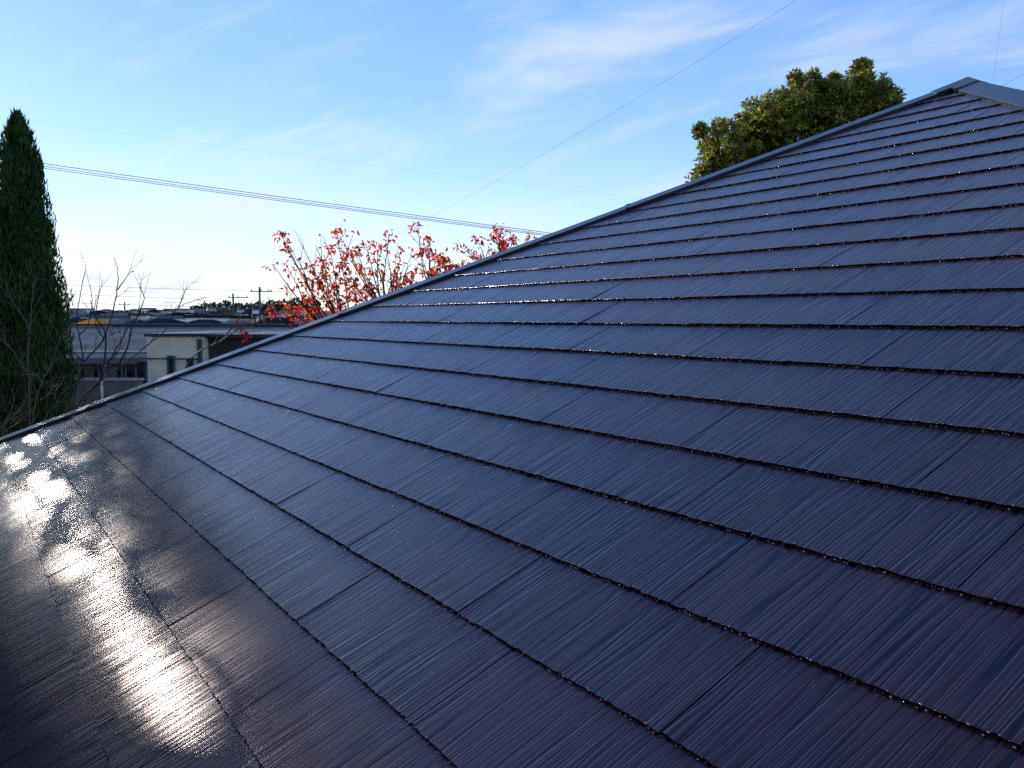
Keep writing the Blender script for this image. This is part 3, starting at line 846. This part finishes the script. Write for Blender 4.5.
    m = MB(); zz = Z(358.5, Yc); m.tube([(x0, Yc - .09, zz), (x1 - .1, Yc - .09, zz - .01)], .018, 6); m.build('service_pipe', DARKM, root)
    # brown end
    Yd = 20.9; xd0, xd1 = X(204.5, Yd), X(345, Yd); zd = Z(337.5, Yd)
    m = MB(); m.box(xd0 + .02, xd1, Yd, 25.4, 0, zd); m.build('end_wall', BROWN, root)
    m = MB(); m.box(xd0 + .02, xd1 + .2, Yd - .2, 25.6, zd, zd + .08); m.build('end_roof', DARKM, root)


neighbour()

# ---------------------------------------------------------------- town beyond
WALLS = {'white': (0.85, 0.83, 0.8), 'cream': (0.5, 0.44, 0.34), 'grey': (0.28, 0.28, 0.29), 'brown': (0.16, 0.11, 0.09), 'beige': (0.65, 0.55, 0.42)}
ROOFS = {'dark blue': (0.022, 0.027, 0.048), 'grey': (0.13, 0.135, 0.15), 'black': (0.02, 0.02, 0.024), 'brown': (0.08, 0.045, 0.03), 'orange': (0.75, 0.30, 0.03), 'pale blue': (0.25, 0.35, 0.5)}
TOWN_GLASS = mat('town_glass', (0.03, 0.04, 0.05), rough=.1)
seen = {}


def town_house(px, Y, wpx, top_py, wall, roof, flat=False, wins=3, gz=0.0, label=None, rz=None, depth=None):
    W = wpx * Y / FPX; T = at(px, top_py, Y); Dp = depth or max(5, min(12, W * .7))
    rz = random.uniform(-.25, .25) if rz is None else rz
    root = empty('town_house' if not flat else 'block_building', (T.x, Y, gz), rz)
    M = rootmat(root)
    Hh = T.z - gz; rh = 0 if flat else min(1.5, max(.6, W * .09)); wh = Hh - rh
    m = MB(); m.box(-W / 2, W / 2, 0, Dp, -1, wh, M); m.build('wall', mat('town_wall_' + wall, WALLS[wall], rough=.9), root)
    rm = mat('town_roof_' + roof.replace(' ', '_'), ROOFS[roof], rough=.9, spec=0.0, noise_=.2, scale=.6)
    m = MB()
    if flat: m.box(-W / 2 - .15, W / 2 + .15, -.15, Dp + .15, wh, wh + .3, M)
    else:
        o = .5; a, b, c, d = [M @ Vector(p) for p in ((-W / 2 - o, -o, wh), (W / 2 + o, -o, wh), (W / 2 + o, Dp + o, wh), (-W / 2 - o, Dp + o, wh))]
        hipo = min(W * .25, 2.0); e, f = M @ Vector((-W / 2 + hipo, Dp / 2, wh + rh)), M @ Vector((W / 2 - hipo, Dp / 2, wh + rh))
        m.face([a, b, f, e]); m.face([b, c, f]); m.face([c, d, e, f]); m.face([d, a, e]); m.face([d, c, b, a])
    m.build('roof', rm, root)
    nw = wins if W > 4 else 2
    for i in range(nw):
        x = -W / 2 + W * (i + .5) / nw; ww = min(.9, W / nw * .32)
        for z in ([wh - 1.7] if wh < 8 else [wh - 1.7, wh - 4.5]):
            if z < -.5: continue
            m = MB(); m.box(x - ww, x + ww, -.04, -.006, z, z + 1.0, M); m.build('window', TOWN_GLASS, root)
    return root, wall, roof


random.seed(77)
PL = []
# nearest rank (individually read off the skyline)
PL.append((79, 62, 22, 319.8, 'beige', 'orange', False, 'low house with a bright orange yellow roof beside the cypress'))
PL.append((120, 55, 34, 321.5, 'grey', 'dark blue', False, 'wide dark blue roofed house seen through the upright bare twigs'))
PL.append((150, 75, 30, 318.5, 'white', 'dark blue', False, 'dark blue roofed white house above the cream stair block'))
PL.append((189, 62, 32, 319.5, 'cream', 'dark blue', False, 'dark blue roofed cream house just right of the long diagonal twig'))
PL.append((225, 58, 30, 320.5, 'brown', 'grey', False, 'grey roofed brown house left of the red sapling leaves'))
PL.append((262, 60, 28, 318.5, 'grey', 'black', False, 'black roofed grey house under the two utility poles'))
PL.append((298, 64, 30, 317.5, 'beige', 'grey', False, 'grey roofed beige house glimpsed below the red branches'))
PL.append((147.5, 420, 9, 308.5, 'grey', 'pale blue', True, 'pale blue flat topped block on the skyline right of the twigs'))
PL.append((168, 380, 9, 309.5, 'grey', 'black', True, 'small dark flat topped block on the skyline under the aerial'))
PL.append((96, 300, 12, 312, 'white', 'grey', True, 'low white flat roofed hall on the skyline among the twigs'))
for (px, Y, w_, py, wa, ro, fl, lb) in PL:
    r_, _, _ = town_house(px, Y, w_, py, wa, ro, fl, rz=random.uniform(-.12, .12)); tag(r_, lb, 'house' if not fl else 'building')
rows = [(88, 319.0, 16), (125, 316.2, 11), (190, 313.2, 8.5), (280, 309.8, 7)]
ordn = ['leftmost', 'second from the left', 'third from the left', 'fourth from the left', 'fifth from the left', 'sixth from the left', 'seventh from the left', 'eighth from the left', 'ninth from the left', 'tenth from the left', 'eleventh from the left', 'twelfth from the left', 'thirteenth from the left', 'fourteenth from the left', 'fifteenth from the left', 'sixteenth from the left']
rk = ['second', 'third', 'fourth', 'farthest']
for ri, (Y, py, w_) in enumerate(rows):
    x = 70 + random.uniform(0, 8); items = []
    while x < 318:
        ww = w_ * random.uniform(.8, 1.3)
        fl = random.random() < .38
        items.append((x, Y * random.uniform(.93, 1.07), ww, py + random.uniform(-1.1, 1.0) - (2.5 if x > 205 and ri > 1 else 0), random.choice(['white', 'white', 'cream', 'grey', 'beige'] if fl else ['white', 'cream', 'beige', 'grey', 'brown']), random.choice(['dark blue', 'grey', 'black', 'brown', 'grey', 'dark blue']), fl))
        x += ww * random.uniform(1.1, 1.6)
    cnts = {}
    for it in items:
        key = (it[6], it[4] if it[6] else it[5]); i = cnts.get(key, 0); cnts[key] = i + 1
        r_, wa, ro = town_house(*it, rz=None, wins=2)
        if it[6]: tag(r_, '%s of the flat topped %s buildings, %s rank of the town' % (ordn[i], wa, rk[ri]), 'building', 'buildings of the distant town')
        else: tag(r_, '%s of the %s roofed houses, %s rank of the town' % (ordn[i], ro, rk[ri]), 'house', 'houses of the distant town')


def clump_tree(px, Y, wpx, top_py, seed, label):
    random.seed(seed); k = Y / FPX; T = at(px, top_py, Y)
    root = tag(empty('tree', (T.x, Y, 0)), label, 'tree', 'trees among the distant town')
    m = MB(); m.tube([(T.x, Y, 0), (T.x, Y, T.z * .7)], [.3, .1], 6); m.build('trunk', BARK, root)
    W = wpx * k / 2; hgt = min(T.z * .8, W * 1.6); m = MB()
    for i in range(260):
        v = rv() * random.random() ** .3; p = Vector((T.x + v.x * W, Y + v.y * W * .8, T.z - hgt / 2 + v.z * hgt / 2))
        d = rv(); s = max(.35, W * .16); a = rv() * s; b = a.cross(d).normalized() * s * .8
        m.face([p - a, p - b, p + a, p + b], random.random())
    m.build('crown', FARL, root)


FARL = leafmat('distant_foliage', [(0.012, 0.022, 0.012), (0.025, 0.045, 0.02), (0.05, 0.06, 0.025)], rough=.7, trans=.15)
TR = [(196, 330, 16, 305.0), (206, 320, 17, 303.0), (216, 300, 19, 302.0), (226, 290, 20, 300.5), (238, 270, 18, 302.5), (249, 265, 18, 302.5), (260, 250, 19, 301.0), (272, 250, 19, 300.0), (284, 240, 19, 299.0), (298, 235, 20, 297.0), (311, 240, 19, 298.0), (87, 420, 15, 308.5), (73, 400, 17, 309.0), (182, 400, 13, 309.5), (132, 430, 13, 310.5), (112, 430, 12, 311.0)]
for i, t_ in enumerate(sorted(TR)):
    clump_tree(*t_, 300 + i, '%s of the dark round trees along the distant skyline' % (ordn + ['second from the right', 'rightmost'])[i])


# ---------------------------------------------------------------- poles, aerials, wires
CONC = mat('concrete_pole', (0.09, 0.09, 0.1), rough=.8)
WIRE = mat('black_cable', (0.02, 0.02, 0.025), rough=.5)
STEEL = mat('galvanised_steel', (0.12, 0.12, 0.13), rough=.5, metal=.3)


def pole(px, Y, top_py, label, arms=2, r=.16, armw=1.8, side=0.3):
    T = at(px, top_py, Y); root = tag(empty('utility_pole', (T.x, Y, 0)), label, 'utility pole')
    m = MB(); m.tube([(T.x, Y, 0), (T.x, Y, T.z)], [r * 1.25, r], 8); m.build('post', CONC, root)
    for i in range(arms):
        m = MB(); z = T.z - .5 - i * 1.3; m.box(T.x - armw / 2 + side, T.x + armw / 2 + side, Y - r - .1, Y - r, z, z + .1); c = m.build('crossarm', STEEL, root)
        for q in (-.45, 0, .45): m = MB(); m.tube([(T.x + side + q * armw, Y - r - .05, z + .1), (T.x + side + q * armw, Y - r - .05, z + .32)], [.06, .04], 6); m.build('insulator', mat('porcelain', (0.6, 0.6, 0.58), rough=.2), c)
    m = MB(); m.tube([(T.x + r + .28, Y - .1, T.z - 4.2), (T.x + r + .28, Y - .1, T.z - 3.3)], [.26, .26], 8); m.build('transformer', STEEL, root)


pole(233, 100, 293.5, 'shorter utility pole left of the red tree on the skyline', 2, .1, 2.2, .6)
pole(259.5, 90, 287, 'taller utility pole with crossarms beside the red leaves', 3, .1, 2.2, .2)
pole(124.5, 150, 302, 'thin distant utility pole among the bare twigs', 2, .11, 1.8, 0)
pole(204.5, 130, 301, 'thin distant utility pole beside the diagonal twig tip', 1, .11, 1.8, 0)


def aerial(px, Y, py, label, base_z):
    T = at(px, py, Y); root = tag(empty('television_aerial', (T.x, Y, base_z)), label, 'aerial')
    m = MB(); m.tube([(T.x, Y, base_z), (T.x, Y, T.z)], .03, 5); m.build('mast', STEEL, root)
    m = MB(); m.tube([(T.x - .9, Y, T.z), (T.x + .9, Y, T.z)], .022, 5)
    for i in range(9): m.tube([(T.x - .85 + i * .21, Y - .3, T.z), (T.x - .85 + i * .21, Y + .3, T.z)], .012, 4)
    m.build('boom', STEEL, root)


aerial(171, 115, 302.5, 'horizontal television aerial above the skyline roofs left of the poles', 5.5)


def cable(name, pts_px, r, label, group=None, sag=None):
    """pts: (px,py,Y) at the two ends, plus sag in metres"""
    a, b = at(*pts_px[0]), at(*pts_px[1]); n = 40; P = []
    for i in range(n + 1):
        t = i / n; p = a.lerp(b, t); p.z -= 4 * sag * t * (1 - t); P.append(p)
    m = MB(); m.tube(P, r, 5); return tag(m.build(name, WIRE, smooth=True), label, 'cable', group)


# three service lines dropping left to right behind the roof
def line_through(x0, y0, x1, y1, xa, xb):
    s = (y1 - y0) / (x1 - x0); return (xa, y0 + s * (xa - x0)), (xb, y0 + s * (xb - x0))


for i, (dy, r_, nm) in enumerate(((0, .0105, 'topmost'), (3.2, .0095, 'middle'), (5.6, .0095, 'lowest'))):
    xa, xb = -260, 760
    y_at = lambda x: 163 + (x - 40) * (235 - 163) / 520 + dy * (1 - .55 * max(0, min(1, (x - 40) / 520)))
    cable('power_cable', ((xa, y_at(xa) - 3, 30), (xb, y_at(xb) - 3, 30)), r_, '%s of the three close parallel cables running from the cypress to the hip' % nm, 'three parallel cables', .12)
cable('power_cable', ((-260, 82, 42), (800, 218, 42)), .0019, 'faint lone cable high above the three parallel cables', None, .1)
cable('power_cable', ((820, -15, 26), (380, 243, 44)), .004, 'long thin cable rising diagonally to the top edge', None, .25)
cable('power_cable', ((1180, -12, 20), (760, 205, 40)), .004, 'thin cable rising to the right above the roof apex', None, .2)
cable('power_cable', ((1012, -60, 24), (985, 140, 24)), .0025, 'hair thin steep cable above the hip at the right edge', None, .02)
for i, (yl, yr, Y, r_, lb) in enumerate(((278, 288, 90, .014, 'upper'), (287, 298, 92, .014, 'middle'), (297.5, 303, 95, .016, 'lower'))):
    cable('power_cable', ((-120, yl - 4, Y), (470, yr + 4, Y)), r_, '%s of the faint cables strung between skyline poles' % lb, 'cables low over the town', .6)
# pole that carries the near lines, outside the frame on the left
T = at(-260, 100, 30)
root = tag(empty('utility_pole', (T.x, 30.0, 0)), 'tall utility pole out of frame at the left carrying the parallel cables', 'utility pole')
m = MB(); m.tube([(T.x, 30.15, 0), (T.x, 30.15, at(-260, 75, 30).z)], [.2, .14], 10); m.build('post', CONC, root)

# black cable hoop standing over the right hip
a = at(1021, 97, 4.75); P = []
for i in range(17):
    t = math.pi * i / 16; P.append(a + Vector((0.075 - .075 * math.cos(t), .01 * i / 16, .11 * math.sin(t) - .06)))
m = MB(); m.tube(P, .0045, 7); tag(m.build('cable_hoop', WIRE, smooth=True), 'short black cable hoop standing over the hip flashing at the right edge', 'cable')
print('verts roof', len(roof.data.vertices))
